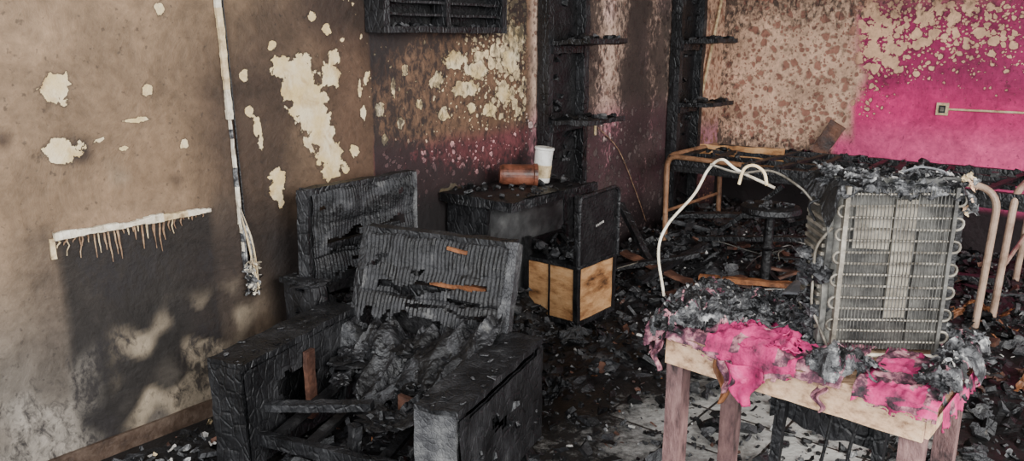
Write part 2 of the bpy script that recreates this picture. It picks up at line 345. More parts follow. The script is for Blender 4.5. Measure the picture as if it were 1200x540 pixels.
def leftfn(s,z):
    p=(s,0,z); a=nz(p,1.3,3); b=nz(p,3.3,9); c=nz(p,8,5)
    brown=lerp(q3(108,87,67),q3(134,111,88),.5+.5*a)
    col=brown; dens=0; spot=q3(215,190,146); streak=0
    g=sm(1.0,.45,z+.12*a)*sm(4.35,3.9,s)
    col=lerp(col,q3(98,92,85),g*.9)
    streak=.10+.34*g*sm(-.3,.4,b+.4*c)
    col=lerp(col,q3(44,33,28),sm(.36,.06,abs(s-4.30+.1*b)-.05)*.85*sm(.30,.7,z)*sm(1.9,1.3,z+.2*b))
    col=lerp(col,q3(74,55,43),sm(4.40,4.8,s)*sm(5.3,5.0,s)*.9)
    col=lerp(col,q3(46,36,31),sm(1.45,1.75,z+.1*a)*sm(4.2,4.7,s)*sm(6.2,5.9,s)*.85)
    col=lerp(col,q3(26,22,21),sm(1.06,.70,z+.15*a)*sm(4.12,4.40,s)*sm(5.6,5.3,s)*.95)
    w=sm(3.44,3.49,s+.015*b)*sm(4.12,4.06,s+.015*b)
    dk=w*sm(.92,.89,z)*max(sm(.46,.60,z+.05*c),sm(.02,.30,z+.2*b+.14*c+.25*sm(3.9,3.5,s)-.03))
    col=lerp(col,q3(26,23,22),dk*.95)
    col=lerp(col,q3(62,53,46),(1-w)*sm(.22,.0,max(3.46-s,s-4.08,0))*sm(.2,.5,z)*sm(1.0,.9,z)*.7)
    streak=max(streak,.55*dk*sm(-.2,.2,b))
    col=lerp(col,q3(40,33,30),sm(.30,.05,abs(s-4.14+.15*b))*sm(.95,.7,z)*.7)
    pale=max(0,sm(.0,.35,b+.9*c))*sm(.62,.46,z+.05*c)*sm(4.35,4.08,s)*sm(3.58,3.75,s)
    col=lerp(col,q3(164,148,126),pale*.72)
    pale2=sm(.05,.5,b+.6*c)*sm(.75,.5,z)*sm(3.6,3.45,s)
    col=lerp(col,q3(138,130,120),pale2*.7)
    col=lerp(col,q3(150,138,120),sm(.07,.02,abs(z-1.03+.15*a))*sm(.0,.4,b+.3*c)*sm(4.5,4.3,s)*.7)
    col=lerp(col,q3(38,28,24),sm(.07,.02,math.hypot(s-3.6,z-1.2))*.8+sm(.05,.01,math.hypot(s-3.36,z-1.27))*.8+sm(.05,.01,math.hypot(s-3.95,z-1.05))*.5)
    if s>4.98:
        t=sm(4.98,5.01,s)
        col=lerp(col,lerp(q3(92,68,52),q3(124,95,74),.5+.5*a),t*.9)
        col=lerp(col,q3(44,33,30),sm(-.1,.4,a+.5*b)*.8*sm(6.1,5.5,s))
        lowp=sm(1.13,1.02,z+.05*b)
        col=lerp(col,q3(92,42,52),lowp*.8)
        dens=.22+.80*sm(5.2,6.10,s+.3*a)*sm(1.0,1.2,z)+.14*b
        dens=dens*(1-lowp)+lowp*(.48+.15*b)
        dens*=t*sm(.62,.78,z)
        spot=lerp(lerp(q3(196,172,132),q3(216,194,154),.5+b),q3(190,140,140),lowp)
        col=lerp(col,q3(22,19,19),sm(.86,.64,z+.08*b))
        streak=.38+.40*lowp*sm(-.4,.3,a)+.4*sm(1.0,.74,z)+.22*sm(5.7,5.1,s)+.3*sm(1.45,1.75,z)+.25*sm(6.05,6.3,s)
    if s>6.2:
        t=sm(6.2,6.3,s)
        c2=lerp(q3(204,176,154),q3(184,154,138),.5+.5*a)
        c2=lerp(c2,q3(172,106,124),sm(1.25,.95,z+.12*b)*.8)
        c2=lerp(c2,q3(206,170,164),sm(.1,.5,b)*.5)
        col=lerp(col,c2,t); dens=.50; spot=lerp(q3(132,102,88),q3(212,184,178),sm(1.25,1.05,z))
        ctr=sm(.38,.06,abs(s-7.5+.16*b+.05*c))*sm(.5,.8,z)*sm(2.05,1.75,z+.12*b)
        col=lerp(col,q3(52,42,39),ctr*.6)
        streak=.34+.60*ctr+.45*sm(1.2,.6,z+.1*b)+.5*sm(.32,.0,abs(s-6.85))+.5*sm(.22,.0,abs(s-7.9))
        col=lerp(col,q3(44,36,36),sm(.65,.25,z+.1*b)*.88)
    if s>8.35:
        col=lerp(col,q3(202,164,138),sm(8.35,8.5,s)*sm(.8,1.0,z)); spot=q3(150,106,86); dens=.6; streak=.34
    pe=-1.0
    for (bs,bz,rs,rz) in BL:
        dx=(s-bs)/rs; dz=(z-bz)/rz
        if abs(dx)<2.2 and abs(dz)<2.2: pe=max(pe,1-math.hypot(dx,dz))
    if s<4.98: dens=max(0,.16*sm(4.6,4.95,s)*sm(1.1,1.3,z))
    return (col,spot,dens,pe,min(1,max(0,streak)))
def farfn(n,z):
    p=(n,4,z); a=nz(p,1.5,3); b=nz(p,4,9); c=nz(p,9,2)
    peach=lerp(q3(220,182,154),q3(200,162,136),.5+.5*a); 
    mag=lerp(q3(206,50,114),q3(184,38,98),.5+.5*a)
    t=sm(-.06,.06,n-1.14-.12*b-.06*c)
    t*=sm(2.05,1.8,z+.12*a)
    low=sm(.95,.75,z)*sm(-.05,.05,n-1.0)
    t=max(t,low)
    col=lerp(peach,mag,t)
    peachd=.64+.14*a+.1*b
    magd=(1.0-.3*sm(1.7,2.4,n))*sm(1.08,1.64,z+.18*a-.10*b)+.6*sm(.45,.0,abs(n-1.16))*sm(.9,1.1,z)
    col=lerp(col,q3(110,32,68),t*sm(1.12,1.35,z)*.65)
    spot=lerp(q3(152,106,90),q3(212,170,136),t)
    dens=peachd*(1-t)+magd*t
    col=lerp(col,q3(228,108,150),t*sm(1.05,.8,z)*.4)
    col=lerp(col,q3(96,78,66),sm(1.75,2.1,z+.15*a)*.5)
    col=lerp(col,q3(60,44,44),sm(.75,.5,z+.1*b)*sm(1.3,1.0,n))
    col=lerp(col,q3(40,30,32),sm(.42,.32,z+.06*b))
    return (col,spot,dens*sm(.55,.8,z),-1.0,.26*(1-t)+.14*t+.40*sm(1.0,.5,z)*sm(1.4,1.0,n)+.25*sm(1.5,1.9,z)+.25*sm(.25,.0,n))
build_wall('wall_left',O,D,1.5,SFAR,2.7,leftfn,nrm=N)
cor=O+D*SFAR
wf=build_wall('wall_far',cor,N,0,5.2,2.7,farfn,nrm=-D)
def floor():
    st=.08; vs=[];so=[]; x0,x1,y0,y1=-3.5,6.5,-.6,7.6; nx=round((x1-x0)/st);ny=round((y1-y0)/st)
    for j in range(ny+1):
        for i in range(nx+1):
            x=x0+(x1-x0)*i/nx;y=y0+(y1-y0)*j/ny
            vs.append((x,y,0)); 
            e=math.hypot((x-1.15)/.8,(y-2.9)/.65); e2=math.hypot((x-.4)/.6,(y-2.8)/.55)
            so.append(.34-.44*sm(1.25,.35,e)-.12*sm(1.4,.3,e2)+.20*nz((x,y,0),3))
    fs=[(j*(nx+1)+i,j*(nx+1)+i+1,(j+1)*(nx+1)+i+1,(j+1)*(nx+1)+i) for j in range(ny) for i in range(nx)]
    me=bpy.data.meshes.new('floor'); me.from_pydata(vs,[],fs); at=me.attributes.new('soot','FLOAT','POINT'); at.data.foreach_set('value',so)
    me.materials.append(floormat()); ob=bpy.data.objects.new('floor',me); SC.collection.objects.link(ob)
floor()
b=B(); b.box((-3.5,1.2,2.7),(6.5,9.2,2.82),'ceil',None,1,0); b.done('ceiling')
b=B(); b.box((2.2,.004,0),(4.75,.018,.075),'baseb',MW,.08,.002,maxseg=60); b.done('baseboard_left')
# ------------------------------------------------------------ plaster ledge and drips
b=B()
for i in range(24):
    s0=3.47+i*.025; h=.018+.012*nz((s0,0,0),9)
    b.box((s0,.005,.905-h*.3+.004*nz((s0,1,0),15)),(s0+.0255,.024+.006*nz((s0,0,3),12),.905+h),'white' if nz((s0,0,0),6)>-.3 else 'cream',MW,.012,.002,40)
b.box((3.455,.004,.83),(3.472,.012,.905),'cream',MW,.02,.002,30)
for i in range(34):
    s0=3.49+i*.0168+U(-.007,.007); L=U(.02,.14) if i<28 else U(.01,.03)
    w=U(.6,1.2)
    b.tube([WL(s0+.006*k*nz((s0,k,0),5),.007,.905-L*k/4) for k in range(5)],[.0050*w,.0045*w,.004*w,.003*w,.0015],random.choice(['cream','drip','drip','drip']),sides=5)
b.done('plaster_ledge')
# ------------------------------------------------------------ burnt cable
b=B()
n=46
def cs(z): return 4.19+.02*(1.75-z)/1.2+.006*nz((0,0,z),6)
for i in range(n):
    z=2.5-i*(2.5-.62)/n; z2=z-(2.5-.62)/n
    w=.024+.010*nz((1,0,z),9) if z>1.28 else .011+.008*nz((1,0,z),12)
    if 1.18<z<1.28: w*=.5
    k='cream' if nz((3,0,z),7)>-.1 else 'white'
    if z<1.28: k='white' if nz((3,0,z),11)>-.15 else 'ash'
    b.box((cs(z)-w/2,.005,z2),(cs(z)+w/2,.022,z),k,MW,.02,.003,40)
b.tube([WL(cs(z)+.022,.012,z) for z in [2.5-.1*i for i in range(18)]],.004,'chardark',sides=5)
for i in range(9):
    s0=4.225+U(-.02,.02)
    b.tube(spl([WL(cs(.9),.02,.9),WL(s0,U(.02,.05),.72),WL(s0+U(-.03,.03),U(.02,.06),U(.5,.6))],4),.004,random.choice(['white','ash','cream']),sides=5)
for i in range(70): b.curl(WL(4.225+U(-.03,.03),U(.03,.05),U(.50,.66)),U(.02,.04),U(.01,.02),random.choice(['ash','ashlight','white','chardark']))
b.done('burnt_cable')
# ------------------------------------------------------------ wall rack (top, black louvred)
b=B()
b.box((4.95,.006,1.63),(5.85,.14,1.66),'char',MW,.05,.004); b.box((4.95,.006,2.15),(5.85,.14,2.18),'char',MW,.05,.004)
b.box((4.95,.006,1.63),(4.99,.14,2.18),'char',MW,.05,.004); b.box((5.81,.006,1.63),(5.85,.14,2.18),'char',MW,.05,.004)
b.box((4.99,.006,1.66),(5.81,.012,2.15),'chardark',MW,.08,.002)
for z in (1.71,1.77,1.83,1.89,1.95,2.02,2.09): b.box((4.99,.02,z),(5.81,.12,z+.012),'char',MW,.05,.004)
b.box((5.38,.02,1.66),(5.41,.13,2.15),'char',MW,.05,.004)
for i in range(40): b.shard(WL(U(5,5.8),U(.03,.1),1.665),U(.02,.05),random.choice(['chargrey','char']),.6)
b.done('charred_wall_rack')
# ------------------------------------------------------------ uprights with shelves
def upright(s0,s1,seed,name):
    random.seed(seed); b=B()
    b.box((s0,.012,0),(s1,.05,2.6),'chardark',MW,.06,.007,8,maxseg=50)
    b.box((s0,.05,0),(s0+.05,.10,2.6),'char',MW,.05,.008,8,maxseg=50)
    b.box((s1-.05,.05,0),(s1,.12,2.6),'char',MW,.05,.008,8,maxseg=50)
    for z in (1.08,1.56,2.05):
        T=MW@Matrix.Translation((0,.05,z))@Matrix.Rotation(.04,4,'X')
        b.box((s0+.02,0,0),(s1+.02,.34,.028),'char',T,.035,.010,16)
        b.box((s0+.03,.0,-.05),(s1-.02,.06,0),'char',T,.04,.008,16)
        for i in range(26): b.shard(T@Vector((U(s0+.03,s1),U(.05,.32),.035)),U(.03,.08),random.choice(['char','chargrey','chardark']),.7)
    for i in range(50): b.shard(WL(U(s0,s1),.06,U(.3,2.4)),U(.03,.08),'char',1.2)
    b.done(name)
upright(6.29,6.70,3,'charred_wall_shelf'); upright(7.98,8.36,4,'charred_wall_shelf')
random.seed(11)
b=B(); b.tube([WL(8.52,.03,1.12),WL(8.62,.03,1.4),WL(8.86,.03,2.1),WL(8.9,.03,2.4)],.012,'cream'); b.done('wall_conduit')
b=B(); b.box((6.95,.004,.95),(6.97,.012,1.02),'cream',MW,.02,.001)
b.tube(spl([WL(6.98,.02,1.0),WL(7.25,.02,.82),WL(7.5,.02,.5),WL(7.7,.02,.2)],5),.003,'drip'); b.done('hanging_wire')
MF=Matrix(((N.x,-D.x,0,cor.x),(N.y,-D.y,0,cor.y),(0,0,1,0),(0,0,0,1)))  # (n,dist into room,z)
b=B(); b.box((1.73,.003,1.05),(1.81,.02,1.14),'cream',MF,.02,.001); b.box((1.748,.015,1.068),(1.792,.026,1.122),'chardark',MF,.02,.002)
b.box((1.758,.024,1.08),(1.782,.032,1.11),'metal',MF,.02,.001); b.tube([MF@Vector((1.81,.012,1.095)),MF@Vector((3.4,.012,1.10))],.008,'cream'); b.done('wall_socket')

# ------------------------------------------------------------ armchair
def armchair(name,T,depth=.66,seed=1,armw=.15,backz=.82,rec=.19,full=True):
    random.seed(seed); b=B(); so=seed*3.3
    def panel(p0,ux,uz,w,h,k,hole=None,th=.012,sg=.02):
        p0=Vector(p0);ux=Vector(ux).normalized();uz=Vector(uz).normalized();nn=ux.cross(uz)
        nu=max(2,round(w/sg));nv=max(2,round(h/sg))
        for sd in (0,1):
            b.grid(nu,nv,lambda u,v:p0+ux*(u*w)+uz*(v*h)+nn*(th*sd+.005*nz((u*w,v*h,so),14)),k,T,hole)
    hw=.50 if full else .40; aw=armw if full else .07; at=.50 if full else .58
    for sx in (-1,1):
        xo=hw*sx; xi=xo-aw*sx
        x0,x1=min(xo,xi),max(xo,xi)
        b.box((x0-.005,-depth,at-.025),(x1+.005,.02,at),'char',T,.03,.007,10)
        b.box((x0,-depth-.005,.10),(x1,-depth+.03,at-.015),'chargrey' if sx>0 else 'char',T,.03,.006,10)
        b.box((x0,-.04,.10),(x1,0,at-.02),'char',T,.04,.005,10)
        b.box((x0,-depth,.09),(x0+.03,0,.14),'char',T,.04,.005); b.box((x1-.03,-depth,.09),(x1,0,.14),'char',T,.04,.005)
        if sx>0:
            hole=lambda u,v:(abs(v-.955)<.02 and .1<u<.9) or (abs(v-.60-.1*math.sin(u*7))<.05 and .34<u<.52)
        else: hole=lambda u,v:v>.95 and .3<u<.6
        panel((xo,-depth,.10),(0,1,0),(0,0,1),depth,at-.125,'char',hole)
        hi=(lambda u,v:math.hypot((u-.42)/.17,(v-.50)/.28)+.35*nz((u,v,so),6)<1 or (v<.22+.1*nz((u,0,so),5) and u>.15)) if sx<0 else (lambda u,v:math.hypot((u-.6)/.3,(v-.3)/.3)<1)
        panel((xi,-depth,.10),(0,1,0),(0,0,1),depth,at-.125,'chardark' if sx>0 else 'char',hi if full else None)
        if sx<0 and full: b.box((xi+.02,-depth*.55,.16),(xi+.04,-depth*.48,.44),'woodbrown',T,.03,.003)
        for yy in (-depth+.03,-.04):
            b.box(((x0+x1)/2-.03,yy-.03,0),((x0+x1)/2+.03,yy+.03,.12),'char',T,.04,.004)
        for i in range(14): b.shard(T@Vector((U(x0,x1),U(-depth,0),at+.005)),U(.012,.035),random.choice(['chargrey','char','char']),.25,None,.06)
        for i in range(5): b.lump(T@Vector((U(x0+.02,x1-.02),U(-depth+.04,-.04),at-.006)),U(.03,.07),random.choice(['foam','char']),.15,2.2,.5,10)
        for i in range(14): b.shard(T@Vector((xo+.012*sx,U(-depth,0),U(.14,.46))),U(.02,.05),'char',1.5)
    bw=.345 if full else .32; bp=lambda x,v,o=0:Vector((x,-.05+rec*v+o,.30+(backz-.30)*v))
    for sx in (-1,1): b.beam(bp(bw*sx,-.35),bp(bw*sx*.97,1.0),.05,.055,'chargrey' if sx>0 else 'char',T,.03,.005)
    b.beam(bp(-bw,.985),bp(bw,.985),.05,.035,'char',T,.03,.006)
    b.beam(bp(-bw,.12,.02),bp(bw,.12,.02),.05,.04,'char',T,.03,.006)
    b.beam(bp(-bw,.56,.03),bp(bw,.56,.03),.03,.05,'char',T,.03,.006)
    NU,NV=160,70
    def rp(u,v):
        x=(u-.5)*2*(bw-.02); am=.35+.65*sm(-.25,.15,nz((u*4,v*5,so),1.2)); rib=.0045*am*math.sin(u*math.pi*2*36+2*nz((u*2,v*5,so),1))
        band=.009*abs(math.sin(v*math.pi*4))**.3
        rough=(1-am)*.010*nz((u*14,v*12,so),1)
        return bp(x,.08+v*.90,-.028-band-rib+rough+.018*nz((u*3,v*3,so),1.5))+Vector((0,0,.008*nz((u*9,v*9,so),1)))
    def rs(u,v):
        a=nz((u*4,v*7,so),1.5); bq=nz((u*12,v*14,so),1.3)
        if abs(v-.62+.05*math.sin(u*5))<.035+.035*a+.018*bq and .12<u<.90: return True
        if math.hypot((u-.38)/.26,(v-.22)/.14)+.5*bq<1: return True
        if abs(v-.44+.02*math.sin(u*9))<.014+.01*bq and u>.35: return True
        return v<.05+.06*a or (a+.2*bq>.46)
    def rk(u,v): return 'chardark' if v<.10+.05*nz((u*9,0,so),1) or nz((u*5,v*8,so),1)+.4*nz((u*16,v*20,so),1)<-.2 else 'rib'
    b.grid(NU,NV,rp,rk,T,rs)
    b.beam(bp(-.02,.645,.01),bp(.24,.625,.01),.02,.028,'orange' if full else 'char',T,.04,.004)
    if full: b.beam(bp(.06,.93,-.042),bp(.15,.91,-.042),.010,.014,'orange',T,.03,.003)
    b.beam(bp(-.3,.3,.06),bp(.3,.26,.06),.02,.09,'chardark',T,.04,.005)
    b.beam((-.36,-depth+.05,.20),(.36,-depth+.08,.20),.03,.05,'char',T,.04,.006)
    b.beam((-.36,-.08,.26),(.36,-.08,.26),.03,.08,'char',T,.04,.005)
    if full:
        b.beam((.10,-depth+.30,.30),(.35,-depth+.26,.29),.02,.10,'woodbrown',T,.04,.006)
        b.beam((.02,-depth+.10,.0),(.03,-depth+.12,.30),.035,.035,'char',T,.04,.006)
        b.beam((-.34,-depth+.10,.30),(.04,-depth+.22,.33),.04,.03,'char',T,.04,.008)
        for i in range(5):
            xx=-.28+i*.14; b.beam((xx,-depth+.08,.20+U(-.03,.01)),(xx+U(-.04,.04),-.08,.27),.04,.018,random.choice(['char','chardark','char']),T,.04,.005)
        def sf(u,v):
            x=(u-.5)*.72; y=-depth+.05+v*(depth-.06)
            f=.07*(1-2*abs(nz((x*1.5,y*.7,so),6)))+.035*abs(nz((x,y*.5,so+4),15))+.014*abs(nz((x,y,so+4),34))
            z=.25+.17*sm(.45,1.0,v)+.10*sm(.5,1,u)-.10*sm(.35,.05,u)*sm(.9,.4,v)+f-.02
            return (x+.03*nz((x,y,3),9),y+.04*nz((x,y,7),9),z)
        def ss(u,v):
            a=nz((u*3,v*3,so),1.5); return v<.30+.3*a-.28*sm(.5,.9,u) or (u<.42 and v<.55+.3*a)
        b.grid(130,120,sf,lambda u,v:'chardark' if nz((u*6,v*6,so),1)<-.15 else 'foam',T,ss)
        for i in range(16):
            x=U(-.28,.32);y=U(-depth+.12,-.04)
            if x<.05 and y<-.35: continue
            b.lump(T@Vector((x,y,.30+U(0,.03)+.12*sm(-.3,0,y))),U(.05,.10),random.choice(['foam','foam','chardark']),.45,2.2,.5,13)
        for i in range(34):
            x=U(-.34,.34);y=U(-depth+.08,-.05)
            if x<0 and y<-.35: continue
            b.shard(T@Vector((x,y,.34+U(0,.04)+.10*sm(-.3,0,y))),U(.012,.035),random.choice(['char','chargrey','chardark','chargrey']),1.0)
    else:
        b.box((-.33,-depth,.14),(.33,-.02,.40),'char',T,.04,.012,9)
        for i in range(30): b.shard(T@Vector((U(-.33,.33),U(-depth,0),.42)),U(.03,.08),random.choice(['char','chargrey','chardark','char']),.9)
        for i in range(16): b.lump(T@Vector((U(-.30,.30),U(-depth,-.02),.41)),U(.04,.07),random.choice(['foam','chardark']),.5,2.4,.6)
    return b.done(name)
armchair('charred_armchair',TR(-.35,2.93,0,-24.5),seed=1)
armchair('charred_armchair',TR(*(WL(4.72,.13,0)),50.4),depth=.21,seed=5,backz=.965,rec=-.02,full=False)
# ------------------------------------------------------------ trolley cabinet
random.seed(21)
T=TR(.355,3.96,0,50.2); b=B(); W,Dp=.385,.37
b.box((0,0,.06),(W,Dp,.09),'char',T,.05,.003); b.box((0,0,.39),(W,Dp,.41),'char',T,.05,.005)
for x,y,h in ((0,0,.80),(W-.03,0,.79),(0,Dp-.03,.52),(W-.03,Dp-.03,.52)): b.box((x,y,.06),(x+.03,y+.03,h),'chardark',T,.04,.004)
b.box((.006,.03,.09),(.018,Dp-.03,.385),'woodtan',T,.06,.002); b.box((0,.19,.09),(.02,.2,.39),'chardark',T,.04,.002)
b.box((.03,.006,.09),(W-.03,.018,.385),'woodtan',T,.06,.002)
b.box((W-.015,.03,.09),(W-.003,Dp-.03,.39),'chardark',T,.06,.002); b.box((.03,Dp-.015,.09),(W-.03,Dp-.003,.5),'chardark',T,.06,.002)
pts=[(.0,.40),(W,.40)]; r=.05
for k in range(7):
    a=k/6*math.pi/2; pts.append((W-r+r*math.cos(a),.80-r+r*math.sin(a)))
for k in range(7):
    a=math.pi/2+k/6*math.pi/2; pts.append((r*.5+r*.5*math.cos(a),.785-r*.5+r*.5*math.sin(a)))
i0=len(b.v)
for y in (.004,.022):
    for x,z in pts: b.v.append(T@Vector((x,y,z)))
nP=len(pts); b.face([i0+i for i in range(nP)],'chardark'); b.face([i0+nP+i for i in reversed(range(nP))],'chardark')
for i in range(nP): b.face((i0+i,i0+(i+1)%nP,i0+nP+(i+1)%nP,i0+nP+i),'char')
rim=[(x,-.002,z) for x,z in pts[2:]]; b.tube([(W,-.002,.4)]+rim+[(0,-.002,.4)],.012,'char',T,6)
for i in range(5): b.box((.17+i*.016,.001,.60+.003*i),(.18+i*.016,.005,.612+.003*i),'ashlight',T,.02,0)
for i in range(90): b.shard(T@Vector((U(.03,W-.03),U(.03,Dp-.02),.42+U(0,.06))),U(.03,.08),random.choice(['char','chardark','chargrey']),1)
for x,y in ((.03,.03),(W-.03,.03),(.03,Dp-.03),(W-.03,Dp-.03)):
    b.lathe([(.004,-.011),(.026,-.011),(.03,-.006),(.03,.006),(.026,.011),(.004,.011)],'chardark',T@Matrix.Translation((x,y,.03))@Matrix.Rotation(math.pi/2,4,'X'),16)
    b.box((x-.012,y-.016,.035),(x+.012,y+.016,.062),'chardark',T,.03,0)
b.done('trolley_cabinet')
# ------------------------------------------------------------ desk + things on it
b=B()
b.grid(40,26,lambda u,v:(5.42+u*.80,.02+v*.50,.775+.012*nz((u*4,v*4,0),1)+.02*v*math.sin(u*5)),'chardark',MW)
b.grid(40,26,lambda u,v:(5.42+u*.80,.02+v*.50,.745+.012*nz((u*4,v*4,0),1)+.02*v*math.sin(u*5)),'chardark',MW)
b.box((5.42,.50,.735),(6.22,.525,.785),'char',MW,.03,.009); b.box((5.41,.02,.735),(5.44,.52,.785),'char',MW,.03,.009)
b.box((5.46,.03,0),(5.49,.32,.75),'char',MW,.05,.005); b.box((6.17,.03,0),(6.2,.32,.75),'char',MW,.05,.005)
b.box((5.49,.30,.15),(6.17,.315,.745),'deskpanel',MW,.06,.004)
for i in range(70): b.shard(WL(U(5.45,6.2),U(.05,.5),.795),U(.02,.06),random.choice(['char','chargrey','chardark','chardark']),.7)
b.done('burnt_desk')
b=B(); p=WL(6.0,.27,.785)
b.lathe([(.045,0),(.05,.004),(.053,.19),(.058,.195),(.058,.205),(.05,.207)],'can',Matrix.Translation(p)@Matrix.Rotation(math.radians(6),4,'Y'),28)
b.lathe([(.0505,.03),(.0515,.035),(.0535,.10),(.0525,.105)],'cream',Matrix.Translation(p)@Matrix.Rotation(math.radians(6),4,'Y'),28,capb=False,capt=False); b.done('paper_cup')
b=B(); p=WL(5.82,.25,.85)
b.lathe([(.01,-.11),(.05,-.11),(.058,-.09),(.06,.08),(.066,.085),(.066,.105),(.055,.105),(.05,.0),(.01,-.03)],'copper',Matrix.Translation(p)@Matrix.Rotation(math.radians(5),4,'Z')@Matrix.Rotation(math.radians(92),4,'Y'),26,capt=True); b.done('clay_pot')
# ------------------------------------------------------------ bed frame
random.seed(31); b=B()
def ends(n_,k,lean):
    pth=[WL(7.30,n_+lean,0),WL(7.30,n_,.80),WL(8.18,n_,.80),WL(8.18,n_+lean,0)]
    b.tube(rc(pth,.12,8),.019,k,sides=12)
    b.tube([WL(7.31,n_,.40),WL(8.17,n_,.40)],.012,k)
ends(.39,'tubebrown',.02); ends(2.48,'tubebeige',-.02)
b.tube(rc([WL(7.18,2.40,0),WL(7.18,2.42,.83),WL(7.18,2.05,.86)],.13,8),.019,'tubebeige',sides=12)
b.tube(rc([WL(7.26,.42,.40),WL(7.26,.42,.81),WL(7.26,.95,.80)],.08,8),.017,'tubebrown',sides=12)
for s_,z in ((7.33,.765),(8.14,.775)):
    b.box((s_-.02,.40,z-.02),(s_+.02,2.9,z+.025),'char',MW,.06,.006,maxseg=50)
    b.box((s_-.004,.40,z-.07),(s_+.004,2.9,z),'chardark',MW,.06,.004,maxseg=50)
for s_ in (7.62,7.9): b.box((s_-.015,.40,.76),(s_+.015,2.44,.79),'char',MW,.06,.009,maxseg=50)
for i in range(9):
    n_=.5+i*.23+U(-.04,.04); b.beam(WL(7.33,n_,.79),WL(8.14,n_+U(-.12,.12),.79),.04,.018,random.choice(['char','char','chardark']),None,.05,.006)
for i in range(36): b.shard(WL(random.choice([7.33,7.62,7.9,8.14])+U(-.02,.02),U(.4,2.4),.80),U(.03,.07),random.choice(['char','chardark','chardark']),.5)
for i in range(30): b.shard(WL(7.5+U(-.06,.06),1.98+U(-.08,.08),.80+U(0,.08)),U(.05,.1),'char',1.4)
b.done('metal_bed_frame')
b=B(); b.beam(WL(7.9,.35,.72),WL(7.9,1.0,.74),.02,.20,'woodtan',None,.05,.006); b.done('scorched_board')
b=B(); b.beam(WL(8.84,.92,.70),WL(8.88,1.06,.94),.02,.13,'woodbrown',None,.05,.01); b.done('scorched_board')
# ------------------------------------------------------------ stool
b=B(); Ts=TR(1.62,4.70,0,20)
b.lathe([(.03,.53),(.17,.54),(.185,.555),(.18,.585),(.15,.592),(.05,.588),(.01,.588)],'char',Ts,32,.008)
b.lathe([(.045,.06),(.035,.10),(.03,.3),(.045,.32),(.03,.34),(.03,.53)],'chardark',Ts,16)
for i in range(5):
    a=i*math.pi*.4; b.tube([(0,0,.09),(.10*math.cos(a),.10*math.sin(a),.08),(.23*math.cos(a),.23*math.sin(a),.045)],[.025,.02,.014],'chardark',Ts,8)
    b.lathe([(.005,-.012),(.022,-.012),(.022,.012),(.005,.012)],'chardark',Ts@Matrix.Translation((.23*math.cos(a),.23*math.sin(a),.022))@Matrix.Rotation(a,4,'Z')@Matrix.Rotation(math.pi/2,4,'X'),12)
for i in range(14): b.shard(Ts@Vector((U(-.1,.1),U(-.1,.1),.6)),U(.03,.06),random.choice(['char','chargrey']),.5)
b.done('round_stool')
# ------------------------------------------------------------ table
random.seed(41)
T=TR(.45,2.25,0,-42.2); TW,TD,TH=.80,.50,.72; b=B()
b.box((0,0,TH-.018),(TW,TD,TH),'tablewood',T,.05,.002)
b.box((.03,.012,TH-.105),(TW-.03,.032,TH-.018),'tablewood',T,.05,.0015); b.box((.03,TD-.04,TH-.10),(TW-.03,TD-.02,TH-.018),'tableleg',T,.05,.002)
b.box((.02,.03,TH-.10),(.04,TD-.03,TH-.018),'tableleg',T,.05,.002); b.box((TW-.04,.03,TH-.10),(TW-.02,TD-.03,TH-.018),'tablewood',T,.05,.002)
for x in (.03,TW-.085):
    for y in (.025,TD-.08): b.box((x,y,0),(x+.055,y+.055,TH-.02),'tableleg',T,.05,.002)
b.done('wooden_table')
b=B()
def ridge(x,y,sc,o=0): return 1-2*abs(nz((x,y,o),sc,o))
def y_(v): return .26*(1-v/.6)-.004 if v<.6 else -.01
def cl(u,v):
    x=-.03+u*.60; L=.022+.060*math.exp(-((x-.31)/.10)**2)+.010*nz((u*10,0,0),1)+.035*sm(.12,0,u)
    cr=.014*ridge(x,y_(v),13,3)+.009*ridge(x,y_(v),30,8)
    if v<.6: y=y_(v); z=TH+.006+max(0,cr+.004)+.035*math.exp(-((x-.30)/.12)**2-((y-.06)/.07)**2)*(.6+.6*ridge(x*.6,y,18,1))
    else:
        w=(v-.6)/.4; y=-.012-.010*abs(math.sin(x*48+3*nz((x,0,0),8)))*w-.4*max(0,cr)*w; z=TH+.008-L*w
    return (x+.006*nz((x,v,3),30),y,z)
b.grid(170,80,cl,lambda u,v:'pink' if (.34<u<.80 and nz((u*9,v*5,2),1)>-.25) else 'pinkdirty',T,lambda u,v:(v>.93 and nz((u*40,v*9,0),1)>-.05) or nz((u*8,v*8,4),1)>.42)
def cl2(u,v):
    x=.60+u*.20; L=.04+.02*nz((u*5,0,7),1)
    if v<.5: yy=.30*(1-v/.5)-.006; z=TH+.006+.014*max(0,ridge(x,yy,18,3))+.006*ridge(x,yy,40,5)
    else: w=(v-.5)/.5; yy=-.012-.012*w*abs(math.sin(x*55)); z=TH+.008-L*w
    return (x,yy,z)
b.grid(60,60,cl2,lambda u,v:'pink' if nz((u*5,v*7,1),1)>-.05 else 'pinkdirty',T,lambda u,v:(v>.9 and nz((u*20,v*9,2),1)>0))
def cl3(u,v):
    y=-.01+u*.42; L=.055+.03*nz((u*9,0,17),1); return (TW+.010+.012*abs(math.sin(y*50))*v,y,TH+.008-L*v)
b.grid(70,12,cl3,lambda u,v:'pink' if nz((u*6,v,5),1)>-.1 else 'pinkdirty',T,lambda u,v:v>.8 and nz((u*25,v*9,2),1)>0)
def cl4(u,v):
    y=-.01+u*.50; L=.09+.05*nz((u*7,0,27),1); return (-.012-.012*abs(math.sin(y*40))*v,y,TH+.008-L*v)
b.grid(70,12,cl4,'pinkdirty',T,lambda u,v:v>.8 and nz((u*25,v*9,2),1)>0)
